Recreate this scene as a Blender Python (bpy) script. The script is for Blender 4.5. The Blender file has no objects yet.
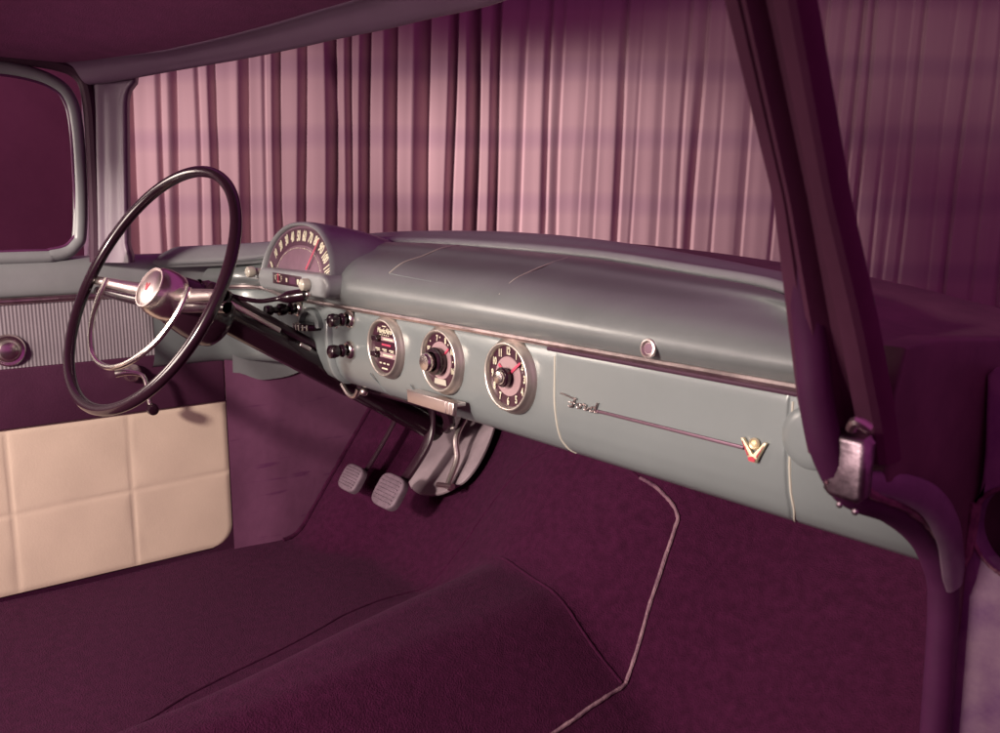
import bpy, bmesh, math, random
from mathutils import Vector, Matrix
random.seed(7)
S = bpy.context.scene
COL = S.collection
R_ = math.radians

# ------------------------------------------------------------------ materials
def new_mat(name):
    m = bpy.data.materials.new(name); m.use_nodes = True
    nt = m.node_tree
    return m, nt, nt.nodes['Principled BSDF']

def mat(name, col, rough=.5, metal=0., coat=0., coat_rough=.1, sheen=0., sheen_tint=None, spec=.5,
        var=0., var_scale=20., bump=0., bump_scale=200., rough_var=0., var_col=None, emit=None):
    m, nt, b = new_mat(name)
    N, L = nt.nodes, nt.links
    b.inputs['Base Color'].default_value = (*col, 1)
    b.inputs['Roughness'].default_value = rough
    b.inputs['Metallic'].default_value = metal
    b.inputs['Coat Weight'].default_value = coat
    b.inputs['Coat Roughness'].default_value = coat_rough
    b.inputs['Specular IOR Level'].default_value = spec
    if sheen:
        b.inputs['Sheen Weight'].default_value = sheen
        b.inputs['Sheen Roughness'].default_value = .5
        b.inputs['Sheen Tint'].default_value = (*(sheen_tint or (1, 1, 1)), 1)
    if emit:
        b.inputs['Emission Color'].default_value = (*emit, 1); b.inputs['Emission Strength'].default_value = 1
    tc = N.new('ShaderNodeTexCoord')
    if var or var_col:
        n = N.new('ShaderNodeTexNoise'); n.inputs['Scale'].default_value = var_scale
        n.inputs['Detail'].default_value = 6; n.inputs['Roughness'].default_value = .65
        L.new(tc.outputs['Object'], n.inputs['Vector'])
        r = N.new('ShaderNodeValToRGB')
        r.color_ramp.elements[0].position = .35; r.color_ramp.elements[1].position = .68
        c2 = var_col or tuple(min(1, c*(1+var)) for c in col)
        c1 = col if var_col else tuple(c*(1-var) for c in col)
        r.color_ramp.elements[0].color = (*c1, 1); r.color_ramp.elements[1].color = (*c2, 1)
        L.new(n.outputs['Fac'], r.inputs['Fac']); L.new(r.outputs['Color'], b.inputs['Base Color'])
    if rough_var:
        n = N.new('ShaderNodeTexNoise'); n.inputs['Scale'].default_value = 14; n.inputs['Detail'].default_value = 8
        L.new(tc.outputs['Object'], n.inputs['Vector'])
        mr = N.new('ShaderNodeMapRange'); mr.inputs['To Min'].default_value = max(0, rough-rough_var)
        mr.inputs['To Max'].default_value = min(1, rough+rough_var)
        L.new(n.outputs['Fac'], mr.inputs['Value']); L.new(mr.outputs['Result'], b.inputs['Roughness'])
    if bump:
        n = N.new('ShaderNodeTexNoise'); n.inputs['Scale'].default_value = bump_scale; n.inputs['Detail'].default_value = 4
        L.new(tc.outputs['Object'], n.inputs['Vector'])
        bp = N.new('ShaderNodeBump'); bp.inputs['Strength'].default_value = bump; bp.inputs['Distance'].default_value = .004
        L.new(n.outputs['Fac'], bp.inputs['Height']); L.new(bp.outputs['Normal'], b.inputs['Normal'])
    return m

M = {}
M['paint'] = mat('grey_green_enamel', (.200, .226, .233), .37, .12, .5, .16, var=.05, var_scale=5, rough_var=.09)
M['paint_pad'] = mat('grey_satin_pad_paint', (.183, .200, .206), .37, .18, .42, .2, var=.07, var_scale=7, rough_var=.12, bump=.05, bump_scale=120)
M['garnish'] = mat('grey_garnish_paint', (.26, .27, .285), .40, 0, .3, .25, var=.08, var_scale=9, rough_var=.08)
M['header'] = mat('plum_grey_garnish_paint', (.130, .068, .125), .45, 0, .2, .25, var=.08, var_scale=9)
M['headliner'] = mat('dark_headliner_cloth', (.215, .040, .145), .95, var=.1, var_scale=30, bump=.2, bump_scale=400)
M['vinyl_dark'] = mat('dark_maroon_vinyl', (.085, .022, .058), .5, var=.1, var_scale=15, bump=.1, bump_scale=300)
M['vinyl_white'] = mat('cream_vinyl', (.80, .635, .515), .5, var=.05, var_scale=6, bump=.06, bump_scale=260)
M['ribbed'] = mat('grey_ribbed_vinyl', (.30, .255, .29), .5, var=.06, var_scale=12)
M['carpet'] = mat('dark_plum_carpet', (.046, .0066, .028), 1., sheen=.05, sheen_tint=(.8, .35, .7), spec=.1, var=.22, var_scale=75, bump=.65, bump_scale=400)
M['piping'] = mat('worn_carpet_binding', (.10, .035, .07), .8, var=.3, var_scale=28, var_col=(.34, .20, .24), bump=.6, bump_scale=300)
M['black'] = mat('black_plastic', (.020, .0065, .013), .22, coat=.35, coat_rough=.08, rough_var=.05)
M['black_metal'] = mat('black_enamel', (.03, .010, .02), .3, coat=.3)
M['chrome'] = mat('chrome', (.86, .80, .74), .24, 1., rough_var=.07)
M['chrome_soft'] = mat('satin_chrome', (.78, .68, .66), .36, 1., rough_var=.08)
M['bar_metal'] = mat('dark_bright_bar', (.19, .115, .155), .5, .8)
M['bezel'] = mat('soft_bright_bezel', (.66, .61, .56), .38, .85, rough_var=.06)
M['worn_chrome'] = mat('worn_chrome', (.40, .31, .36), .36, 1., var=.4, var_scale=55, rough_var=.15, bump=.15, bump_scale=80)
M['trimstrip'] = mat('dull_bright_strip', (.72, .60, .60), .32, 1., var=.25, var_scale=25, rough_var=.1)
M['face_dark'] = mat('dial_face_dark', (.045, .012, .026), .3, coat=.3)
M['face_mid'] = mat('dial_face_mauve', (.36, .235, .255), .4)
M['face_pod'] = mat('speedometer_face', (.21, .12, .165), .35, coat=.4, coat_rough=.05, var=.12, var_scale=30)
M['face_band'] = mat('speedometer_number_band', (.085, .035, .06), .35, coat=.3)
M['numeral'] = mat('cream_numerals', (.72, .68, .52), .5)
M['red'] = mat('red_pointer', (.52, .06, .12), .45)
M['red_enamel'] = mat('red_enamel', (.52, .06, .09), .35, coat=.5)
M['gilt'] = mat('gilt_metal', (.93, .80, .55), .42, .75)
M['lens'] = mat('cream_lens', (.50, .47, .40), .2, coat=.6)
M['edge'] = mat('edge_highlight_paint', (.48, .46, .40), .4)  # pale paint that stands for light caught on edges
M['body_dark'] = mat('dull_plum_pillar_paint', (.135, .045, .088), .8, spec=.15, var=.15, var_scale=9, bump=.12, bump_scale=60)
M['hood'] = mat('dark_hood_paint', (.17, .10, .11), .5, var=.2, var_scale=14)
M['primer'] = mat('worn_primer_metal', (.25, .12, .27), .55, var=.3, var_scale=16, bump=.25, bump_scale=45, var_col=(.46, .32, .40))
M['rubber'] = mat('plum_rubber', (.105, .022, .085), .65, spec=.3, var=.12, var_scale=20)
M['seam'] = mat('rough_sealer', (.13, .045, .09), .8, var=.5, var_scale=45, bump=.5, bump_scale=90, var_col=(.40, .22, .24))
M['band'] = mat('worn_grey_flange', (.27, .18, .25), .5, var=.2, var_scale=14, coat=.2)
M['kick'] = mat('dark_kick_panel_board', (.175, .062, .13), .48, var=.15, var_scale=6, bump=.1, bump_scale=50)
M['pedal'] = mat('grey_pedal_rubber', (.155, .105, .14), .6, var=.2, var_scale=60)
M['plate'] = mat('dull_grey_steel_plate', (.31, .24, .275), .5, var=.15, var_scale=18)
M['under'] = mat('dark_underside', (.05, .014, .036), .7)

# kick panel scuffs: long dark scratches drawn across the board
def add_scuffs(m):
    nt = m.node_tree; N, L = nt.nodes, nt.links; b = N['Principled BSDF']
    src = b.inputs['Base Color'].links[0].from_socket
    tc = N.new('ShaderNodeTexCoord'); mp = N.new('ShaderNodeMapping')
    mp.inputs['Rotation'].default_value = (R_(-22), 0, 0); mp.inputs['Scale'].default_value = (1, 3.2, 26)
    n = N.new('ShaderNodeTexNoise'); n.inputs['Scale'].default_value = 2.2; n.inputs['Detail'].default_value = 3
    L.new(tc.outputs['Object'], mp.inputs['Vector']); L.new(mp.outputs['Vector'], n.inputs['Vector'])
    r = N.new('ShaderNodeValToRGB'); r.color_ramp.elements[0].position = .62; r.color_ramp.elements[1].position = .69
    L.new(n.outputs['Fac'], r.inputs['Fac'])
    mx = N.new('ShaderNodeMix'); mx.data_type = 'RGBA'
    L.new(r.outputs['Color'], mx.inputs[0]); L.new(src, mx.inputs[6]); mx.inputs[7].default_value = (.125, .034, .098, 1)
    L.new(mx.outputs[2], b.inputs['Base Color'])
add_scuffs(M['kick'])

def curtain_mat():
    m, nt, b = new_mat('pink_curtain_cloth'); N, L = nt.nodes, nt.links
    tc = N.new('ShaderNodeTexCoord')
    # faint woven bands running across the cloth
    sp = N.new('ShaderNodeSeparateXYZ'); L.new(tc.outputs['Object'], sp.inputs['Vector'])
    nz = N.new('ShaderNodeTexNoise'); nz.inputs['Scale'].default_value = .7
    L.new(tc.outputs['Object'], nz.inputs['Vector'])
    ad = N.new('ShaderNodeMath'); ad.operation = 'MULTIPLY_ADD'; ad.inputs[1].default_value = .12
    L.new(nz.outputs['Fac'], ad.inputs[0]); L.new(sp.outputs['Z'], ad.inputs[2])
    m1 = N.new('ShaderNodeMath'); m1.operation = 'MULTIPLY'; m1.inputs[1].default_value = 2*math.pi/.36
    L.new(ad.outputs[0], m1.inputs[0])
    sn = N.new('ShaderNodeMath'); sn.operation = 'SINE'; L.new(m1.outputs[0], sn.inputs[0])
    mr = N.new('ShaderNodeMapRange'); mr.inputs['From Min'].default_value = .3; mr.inputs['From Max'].default_value = 1.0
    L.new(sn.outputs[0], mr.inputs['Value'])
    # fine vertical slub
    mp = N.new('ShaderNodeMapping'); mp.inputs['Rotation'].default_value = (0, 0, R_(-52)); mp.inputs['Scale'].default_value = (60, 1, .35)
    L.new(tc.outputs['Object'], mp.inputs['Vector'])
    n2 = N.new('ShaderNodeTexNoise'); n2.inputs['Scale'].default_value = 1.; n2.inputs['Detail'].default_value = 5
    L.new(mp.outputs['Vector'], n2.inputs['Vector'])
    r2 = N.new('ShaderNodeValToRGB'); r2.color_ramp.elements[0].position = .3; r2.color_ramp.elements[1].position = .7
    r2.color_ramp.elements[0].color = (.405, .272, .302, 1); r2.color_ramp.elements[1].color = (.420, .285, .315, 1)
    L.new(n2.outputs['Fac'], r2.inputs['Fac'])
    mx = N.new('ShaderNodeMix'); mx.data_type = 'RGBA'
    ml = N.new('ShaderNodeMath'); ml.operation = 'MULTIPLY'; ml.inputs[1].default_value = .55
    L.new(mr.outputs['Result'], ml.inputs[0]); L.new(ml.outputs[0], mx.inputs[0])
    L.new(r2.outputs['Color'], mx.inputs[6]); mx.inputs[7].default_value = (.30, .185, .25, 1)
    L.new(mx.outputs[2], b.inputs['Base Color'])
    b.inputs['Roughness'].default_value = .9
    b.inputs['Sheen Weight'].default_value = .1
    return m
M['curtain'] = curtain_mat()
M['studio_dark'] = mat('dark_studio_wall', (.62, .60, .40), .9, var=.1, var_scale=2)
M['studio_floor'] = mat('dark_studio_floor', (.12, .06, .08), .7, var=.2, var_scale=3)

# ------------------------------------------------------------------ mesh builder
def smooth(a, b, x):
    t = max(0., min(1., (x-a)/(b-a))); return t*t*(3-2*t)

def interp(tab, x):
    if x <= tab[0][0]: return tab[0][1]
    for (x0, y0), (x1, y1) in zip(tab, tab[1:]):
        if x <= x1: return y0+(y1-y0)*(x-x0)/(x1-x0)
    return tab[-1][1]

def frame(d):
    d = Vector(d).normalized()
    u = d.cross(Vector((0, 0, 1)))
    if u.length < 1e-4: u = Vector((1, 0, 0))
    u.normalize(); return u, d.cross(u).normalized(), d

def catmull(P, n=8, closed=False):
    P = [Vector(p) for p in P]; out = []
    m = len(P)
    rng = range(m if closed else m-1)
    for i in rng:
        if closed: a, b, c, d = P[(i-1) % m], P[i], P[(i+1) % m], P[(i+2) % m]
        else: a, b, c, d = P[max(0, i-1)], P[i], P[i+1], P[min(m-1, i+2)]
        for k in range(n):
            t = k/n
            out.append(.5*((2*b)+(c-a)*t+(2*a-5*b+4*c-d)*t*t+(3*b-a-3*c+d)*t**3))
    if not closed: out.append(P[-1])
    return out

class MB:
    def __init__(s): s.v = []; s.f = []
    def add(s, vs, fs):
        o = len(s.v); s.v += [Vector(v) for v in vs]; s.f += [tuple(i+o for i in f) for f in fs]; return s
    def grid(s, rows, cu=False, cv=False):
        nr, nc = len(rows), len(rows[0]); vs = [p for r in rows for p in r]; fs = []
        for i in range(nr if cv else nr-1):
            for j in range(nc if cu else nc-1):
                fs.append((i*nc+j, i*nc+(j+1) % nc, ((i+1) % nr)*nc+(j+1) % nc, ((i+1) % nr)*nc+j))
        return s.add(vs, fs)
    def tube(s, path, r, seg=12, cap=True, closed=False, flat=1., up=None):
        P = [Vector(p) for p in path]; n = len(P); rows = []
        prev = None
        for i, p in enumerate(P):
            if closed: t = P[(i+1) % n]-P[i-1]
            else: t = P[min(n-1, i+1)]-P[max(0, i-1)]
            t.normalize()
            if prev is None:
                u = Vector(up) if up else frame(t)[0]
            else: u = prev
            u = (u-t*u.dot(t)).normalized(); w = t.cross(u); prev = u
            rr = r[i] if isinstance(r, (list, tuple)) else r
            rows.append([p+u*(rr*math.cos(2*math.pi*k/seg))+w*(rr*flat*math.sin(2*math.pi*k/seg)) for k in range(seg)])
        s.grid(rows, cu=True, cv=closed)
        if cap and not closed:
            o = len(s.v); s.v += rows[0]+rows[-1]
            s.f.append(tuple(o+k for k in reversed(range(seg)))); s.f.append(tuple(o+seg+k for k in range(seg)))
        return s
    def lathe(s, prof, c, d, seg=48, e=(1, 1)):
        u, w, d = frame(d); c = Vector(c); rows = []
        for r, h in prof:
            r = max(r, 1e-5)
            rows.append([c+d*h+u*(r*e[0]*math.cos(2*math.pi*k/seg))+w*(r*e[1]*math.sin(2*math.pi*k/seg)) for k in range(seg)])
        return s.grid(rows, cu=True)
    def box(s, c, size, axes=None, bev=0.):
        bm = bmesh.new(); bmesh.ops.create_cube(bm, size=1)
        for v in bm.verts: v.co = Vector((v.co.x*size[0], v.co.y*size[1], v.co.z*size[2]))
        if bev: bmesh.ops.bevel(bm, geom=bm.edges[:], offset=bev, segments=3, affect='EDGES', profile=.5)
        A = [Vector(a).normalized() for a in axes] if axes else [Vector((1, 0, 0)), Vector((0, 1, 0)), Vector((0, 0, 1))]
        bm.verts.ensure_lookup_table()
        vs = [Vector(c)+A[0]*v.co.x+A[1]*v.co.y+A[2]*v.co.z for v in bm.verts]
        fs = [tuple(v.index for v in f.verts) for f in bm.faces]; bm.free()
        return s.add(vs, fs)
    def prism(s, poly, o, ax, ay, ad, depth, bev=0., both=False):
        """polygon in the (ax, ay) plane through o, thickness along ad; the ad side is bevelled"""
        bm = bmesh.new()
        b = [bm.verts.new((x, y, 0)) for x, y in poly]; t = [bm.verts.new((x, y, depth)) for x, y in poly]
        n = len(poly)
        top = bm.faces.new(t); bot = bm.faces.new(list(reversed(b)))
        for i in range(n): bm.faces.new((b[i], b[(i+1) % n], t[(i+1) % n], t[i]))
        bmesh.ops.recalc_face_normals(bm, faces=bm.faces[:])
        if bev:
            g = list(top.edges)+(list(bot.edges) if both else [])
            bmesh.ops.bevel(bm, geom=g, offset=bev, segments=3, affect='EDGES', profile=.5)
        bm.verts.index_update()
        A = [Vector(ax), Vector(ay), Vector(ad)]
        vs = [Vector(o)+A[0]*v.co.x+A[1]*v.co.y+A[2]*v.co.z for v in bm.verts]
        fs = [tuple(v.index for v in f.verts) for f in bm.faces]; bm.free()
        return s.add(vs, fs)
    def sphere(s, c, r, seg=20, sc=(1, 1, 1)):
        rows = []
        for i in range(seg//2+1):
            a = math.pi*i/(seg//2)
            rows.append([Vector(c)+Vector((r*sc[0]*max(math.sin(a), 1e-4)*math.cos(2*math.pi*k/seg),
                        r*sc[1]*max(math.sin(a), 1e-4)*math.sin(2*math.pi*k/seg), r*sc[2]*math.cos(a))) for k in range(seg)])
        return s.grid(rows, cu=True)
    def text(s, txt, size, o, ax, ay, ad, depth=.0006, sx=1., shear=0., bold=0.):
        cu = bpy.data.curves.new('t', 'FONT'); cu.body = txt; cu.size = size; cu.extrude = depth/2
        cu.align_x = 'CENTER'; cu.align_y = 'CENTER'; cu.shear = shear; cu.resolution_u = 3; cu.offset = bold
        ob = bpy.data.objects.new('t', cu); COL.objects.link(ob)
        dg = bpy.context.evaluated_depsgraph_get(); me = bpy.data.meshes.new_from_object(ob.evaluated_get(dg))
        A = [Vector(ax), Vector(ay), Vector(ad)]
        vs = [Vector(o)+A[0]*(v.co.x*sx)+A[1]*v.co.y+A[2]*v.co.z for v in me.vertices]
        fs = [tuple(p.vertices) for p in me.polygons]
        bpy.data.objects.remove(ob); bpy.data.curves.remove(cu); bpy.data.meshes.remove(me)
        return s.add(vs, fs)
    def build(s, name, m, parent=None, ang=35, weld=True, solid=0.):
        c = Vector((0, 0, 0))
        lo = Vector([min(v[i] for v in s.v) for i in range(3)]); hi = Vector([max(v[i] for v in s.v) for i in range(3)])
        c = (lo+hi)/2
        me = bpy.data.meshes.new(name); me.from_pydata([v-c for v in s.v], [], s.f); me.update()
        bm = bmesh.new(); bm.from_mesh(me)
        if weld: bmesh.ops.remove_doubles(bm, verts=bm.verts[:], dist=2e-5)
        bmesh.ops.recalc_face_normals(bm, faces=bm.faces[:])
        bm.to_mesh(me); bm.free()
        me.materials.append(M[m])
        me.polygons.foreach_set('use_smooth', [True]*len(me.polygons))
        me.set_sharp_from_angle(angle=R_(ang))
        o = bpy.data.objects.new(name, me); COL.objects.link(o)
        o.location = c
        if parent:
            o.parent = parent; o.location = c-WORLD[parent.name]
        WORLD[o.name] = c
        if solid:
            md = o.modifiers.new('thickness', 'SOLIDIFY'); md.thickness = solid; md.offset = -1
        return o

WORLD = {}
def tag(o, label, cat=None, group=None, kind=None):
    if label: o['label'] = label
    if cat: o['category'] = cat
    if group: o['group'] = group
    if kind: o['kind'] = kind
    return o

X, Y, Z = Vector((1, 0, 0)), Vector((0, 1, 0)), Vector((0, 0, 1))
GROUND = -.30

# ------------------------------------------------------------------ camera (standing outside the open passenger side)
YAW, PITCH = R_(52), R_(10)
CAM = Vector((1.12, 0, .80))
Fh = Vector((-math.sin(YAW), math.cos(YAW), 0)); Rt = Vector((math.cos(YAW), math.sin(YAW), 0))
Fw = Fh*math.cos(PITCH)-Z*math.sin(PITCH); Up = Fh*math.sin(PITCH)+Z*math.cos(PITCH)
cd = bpy.data.cameras.new('camera'); cam = bpy.data.objects.new('camera', cd); COL.objects.link(cam)
mw = Matrix((Rt, Up, -Fw)).transposed().to_4x4(); mw.translation = CAM; cam.matrix_world = mw
cd.sensor_width = 36; cd.lens = 36*.890; cd.clip_start = .02; cd.clip_end = 100
cd.dof.use_dof = True; cd.dof.focus_distance = 1.35; cd.dof.aperture_fstop = 9
S.camera = cam

# ------------------------------------------------------------------ the studio
def plane(name, pts, m):
    return MB().add(pts, [tuple(range(len(pts)))]).build(name, m)
fl = plane('studio_floor', [(-9, -6, GROUND), (6, -6, GROUND), (6, 10, GROUND), (-9, 10, GROUND)], 'studio_floor'); fl['kind'] = 'structure'

# pleated curtain: a cloth hung square to the camera, made of two drops that meet at a dark gap
CD = 5.0
K = CD*math.cos(PITCH)/890.
# (start of the shaded return, end, depth of the return)
FOLDS = [(118, 136, .10), (159, 165, .03), (170, 179, .05), (196, 201, .02), (211, 219, .05), (239, 250, .08), (262, 266, .015), (273, 282, .07),
         (297, 306, .06), (324, 335.5, .13), (345, 352, .06), (358, 369, .08), (381, 395, .10), (411, 428, .12), (444, 453, .08), (462, 476, .11),
         (487, 497, .09), (513, 521, .035), (537, 545, .045), (549, 558, .03), (572, 580, .012), (588, 594, .014), (611, 620, .05), (629, 633, .012),
         (648, 657, .022), (674, 680, .03), (684, 695, .05), (709, 714, .02), (736, 745, .035), (770, 776, .02), (800, 812, .05), (822, 832, .05),
         (838, 846, .06), (851, 858, .045), (872, 878, .02), (884, 892, .02), (899, 906, .04), (930, 936, .012), (947, 955, .045), (975, 981, .03),
         (1003, 1010, .05), (1030, 1040, .04), (1062, 1075, .05), (1100, 1112, .05), (1140, 1152, .04), (1180, 1192, .05), (1220, 1232, .05)]
def fold_depth(p, z):
    d = 0.
    for i, (a, b, h) in enumerate(FOLDS):
        wv = 1.1*math.sin(z*1.7+i*2.1)+.5*math.sin(z*4.3+i)
        a2, b2 = a+wv*.9, b+wv
        hh = h*(1.0 if p < 505 else .50)*(1+.22*math.sin(z*1.3+i*1.7))
        if a2 < p < b2+1.2:
            if p <= b2: t = (p-a2)/(b2-a2); d += hh*(t*t*(3-2*t)*.35+.65*t**1.3)
            else: d += hh*(1-(p-b2)/1.2)
    d += .0022*math.sin(p*.17+.7*math.sin(z*1.3))+.0007*math.sin(p*.41+1.3+.9*math.sin(z*.8)+1.7*math.sin(p*.05))
    return d
def curtain(name, p0, p1, label):
    m = MB(); rows = []
    zs = [GROUND+.02+i*(3.6/30) for i in range(31)]
    n = int((p1-p0)/.75)
    for z in zs:
        row = []
        for k in range(n+1):
            p = p0+(p1-p0)*k/n
            d = fold_depth(p, z)
            s_ = (p-500)*K+.03*(z-.8)
            row.append(CAM+Fh*(CD+d)+Rt*s_+Z*(z-CAM.z))
        rows.append(row)
    m.grid(rows)
    o = m.build(name, 'curtain', ang=180, weld=False, solid=.004)
    return tag(o, label, 'curtain')
curtain('curtain', 96, 336.5, 'dusty pink pleated curtain drop behind the steering wheel, brightly lit')
curtain('curtain', 337.0, 1260, 'long dusty pink pleated curtain behind the dashboard and hood, fading into shadow')
# heading rail the drops hang from
# dark wall standing behind the driver's side of the car
wl = MB().box((-5.6, 1.4, 1.4), (.12, 8.5, 3.4)).build('studio_wall', 'studio_dark'); wl['kind'] = 'structure'

# ------------------------------------------------------------------ the car
car = bpy.data.objects.new('car', None); COL.objects.link(car)
car.location = (0, .4, GROUND); WORLD['car'] = Vector(car.location); car.empty_display_size = .2
tag(car, 'two-tone sedan interior with dark wheel, round dials, grey dashboard and no passenger door', 'car')

# --- plan of the dash: straight face, rounded ends
def dash_plan():
    pts = []
    for i in range(7): pts.append((-.69, .54+.12*i/6, -1, 0))
    for i in range(1, 13):
        a = math.pi-math.pi/2*i/12; pts.append((-.60+.09*math.cos(a), .66+.09*math.sin(a)))
    n = 44
    for i in range(1, n+1): pts.append((-.60+1.36*i/n, .75))
    P = [Vector((p[0], p[1], 0)) for p in pts]; out = []
    for i, p in enumerate(P):
        t = (P[min(i+1, len(P)-1)]-P[max(i-1, 0)]).normalized()
        out.append((p, Vector((t.y, -t.x, 0))))     # outward = towards the seats
    return out
PLAN = dash_plan()
def zlift(x): return .012*(1-smooth(-.66, -.50, x))
def dash_rows(prof):
    return [[p+n*max(o, -.2 if n.y < -.99 else -.05)+Z*(z+zlift(p.x)*smooth(.5, .62, z)) for o, z in prof] for p, n in PLAN]
dash = MB().grid(dash_rows([(-.012, .631), (-.004, .627), (0, .620), (.0, .60), (.0, .58), (0, .56), (-.002, .540), (-.006, .520), (-.013, .502), (-.022, .489),
                            (-.034, .481), (-.05, .478), (-.08, .479), (-.13, .482), (-.20, .50)])).build('dashboard', 'paint', car, ang=60)
# dash pad above the face
GB = [(-.72, .698), (-.67, .697), (-.629, .703), (-.54, .725), (-.462, .738), (-.23, .739), (-.016, .735), (.154, .731), (.366, .719), (.53, .713), (.7, .705)]
GT = [(-.72, .725), (-.69, .725), (-.645, .736), (-.544, .749), (-.453, .757), (-.323, .760), (-.188, .761), (-.032, .757), (.114, .749), (.291, .735), (.441, .7225), (.7, .712)]
def gby(x): return .95-.22*x*x-5.0*x**8
def gty(x): return 1.03-.25*x*x-5.2*x**8
def sm(tab, x): return sum(interp(tab, x+d) for d in (-.04, -.02, 0, .02, .04))/5
m = MB(); rows = []
nx = 90
for i in range(nx+1):
    x = -.69+1.36*i/nx
    # front line follows the dash plan
    if x < -.60: yf = .66+math.sqrt(max(0, .09**2-(x+.60)**2))
    else: yf = .75
    yr, zr = gby(min(x, .60)), sm(GB, min(x, .60))
    k = (zr-.632)/.106
    zf = .632+zlift(x)
    gap = max(.02, yr-yf)
    b = 1.0
    pts = [(yf-.002, zf), (yf-.010*b, zf+.008), (yf-.018*b, zf+.026*k), (yf-.014*b, zf+.046*k), (yf+.002, zf+.066*k), (yf+.03, zf+.082*k),
           (yf+.30*gap+.02, zf+.094*k), (yf+.55*gap, zf+.103*k), (yf+.78*gap, zf+.1075*k), (yr-.012, zr-.004), (yr+.01, zr-.006)]
    rows.append([Vector((x, y, z)) for y, z in catmull([(a, c, 0) for a, c in pts], 4) and [(q.x, q.y) for q in catmull([(a, c, 0) for a, c in pts], 4)]])
m.grid(rows)
pad = m.build('dash_pad', 'paint_pad', dash, ang=60)
# windshield base garnish strip
m = MB(); rows = []
for i in range(nx+1):
    x = -.70+1.34*i/nx; xk = min(x, .61)
    yb, zb, yt, zt = gby(xk), sm(GB, xk), gty(xk), sm(GT, xk)
    dx = .35*xk**3
    pr = [(yb+.012, zb-.012), (yb-.003, zb-.004), (yb-.004, zb+.003), (yb+.004, zb+.009), (yb+.35*(yt-yb), zb+.62*(zt-zb)), (yb+.7*(yt-yb), zb+.9*(zt-zb)),
          (yt, zt), (yt+.012, zt-.003), (yt+.016, zt-.02)]
    rows.append([Vector((x+dx*(y-yb), y, z)) for y, z in [(q.x, q.y) for q in catmull([(a, c, 0) for a, c in pr], 4)]])
m.grid(rows); m.build('windshield_ledge', 'garnish', car, ang=50)

# bright strip between face and pad
m = MB()
path = [p+n*.004+Z*(.6305+zlift(p.x)) for p, n in PLAN if p.x < .70]
m.tube(path, .0042, 8, flat=1.1); m.build('trim_strip', 'trimstrip', dash)
m = MB()
path = [p+n*.0035+Z*(.6240+zlift(p.x)) for p, n in PLAN if .25 < p.x < .70]
m.tube(path, .0030, 8); m.build('dark_recess_strip', 'under', dash)  # dark strip stands in for the recess below the bright strip

# speaker lid on top of the pad: raised panel edge lines, side highlights painted pale
def pad_pt(x, y, off=.001):
    """height of the pad surface at (x, y)"""
    yf, yr, zr = .75, gby(x), sm(GB, x); k = (zr-.632)/.106; gap = max(.02, yr-yf)
    tab = [(yf-.014, .632+.046*k), (yf+.002, .632+.066*k), (yf+.03, .632+.082*k), (yf+.30*gap+.02, .632+.094*k), (yf+.55*gap, .632+.103*k), (yf+.78*gap, .632+.1075*k), (yr-.012, zr-.004)]
    return Vector((x, y, interp(tab, y)+off))
for nm, pts in (('lid_edge_highlight', [(-.135, .752+.0), (-.137, .78), (-.139, .82), (-.143, .86), (-.148, .90)]),
                ('lid_edge_highlight', [(.165, .745), (.163, .77), (.160, .80), (.157, .84), (.153, .88)])):
    MB().tube(catmull([pad_pt(*p, .0006) for p in pts], 5), .0013, 6).build(nm, 'edge', dash)
MB().tube(catmull([pad_pt(-.135+.30*i/10, .752-.007*i/10, .0002) for i in range(11)], 3), .0009, 6).build('lid_front_edge', 'paint', dash)
# lock button on the pad
lk = MB().lathe([(.0105, 0), (.0112, .002), (.0105, .004), (.0085, .0045), (.0075, .0035), (.0066, .0018), (.0060, .0018)], (.452, .733, .6480), (0, -1, .1), 28).build('lock_button', 'chrome_soft', dash)

MB().lathe([(.0060, .0025), (0, .0030)], (.452, .733, .6480), (0, -1, .1), 20).build('lock_barrel', 'bar_metal', lk)
# glove box door, slightly proud of the face with rounded edges
def face_strip(name, x0, x1, z0, m_, off, r=.006, ztop=.617):
    zs = [ztop-r*.0, .60, .58, .56, .54, .52, .502, .489, z0]
    prof0 = [(.0, .62), (.0, .60), (.0, .58), (0, .56), (-.002, .540), (-.006, .520), (-.013, .502), (-.022, .489), (-.034, .481), (-.05, .478)]
    tab = sorted((z, o) for o, z in prof0)
    b = MB(); rows = []
    zz = sorted(set([z0+(ztop-z0)*i/26 for i in range(27)]))
    xs = [x0-.0005, x0, x0+.0012, x0+r*.5, x0+r]+[x0+r+(x1-x0-2*r)*i/10 for i in range(1, 10)]+[x1-r, x1-r*.5, x1-.0012, x1, x1+.0005]
    for i, x in enumerate(xs):
        e = min(i, len(xs)-1-i); k = (-.004, 0, .55, .9, 1)[min(e, 4)] if e < 5 else 1
        row = []
        for j, z in enumerate(zz):
            ez = min(j, len(zz)-1-j); kz = (-.6, .7, 1)[min(ez, 2)]
            o = interp(tab, z)+off*min(k, kz)
            # the lower corners are rounded
            cx = 0
            if z < z0+.03:
                q = 1-(z-z0)/.03; cx = .016*(1-math.sqrt(max(0, 1-q*q)))
            xx = x+(cx if x < (x0+x1)/2 else -cx)*(1-min(1, abs(min(x-x0, x1-x))/.08))
            row.append(Vector((xx, .75-o, z)))
        rows.append(row)
    b.grid(rows)
    return b.build(name, m_, dash, ang=50)
glove = face_strip('glove_box_door', .2775, .6225, .4815, 'paint', .0022, r=.004, ztop=.6262)
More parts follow.
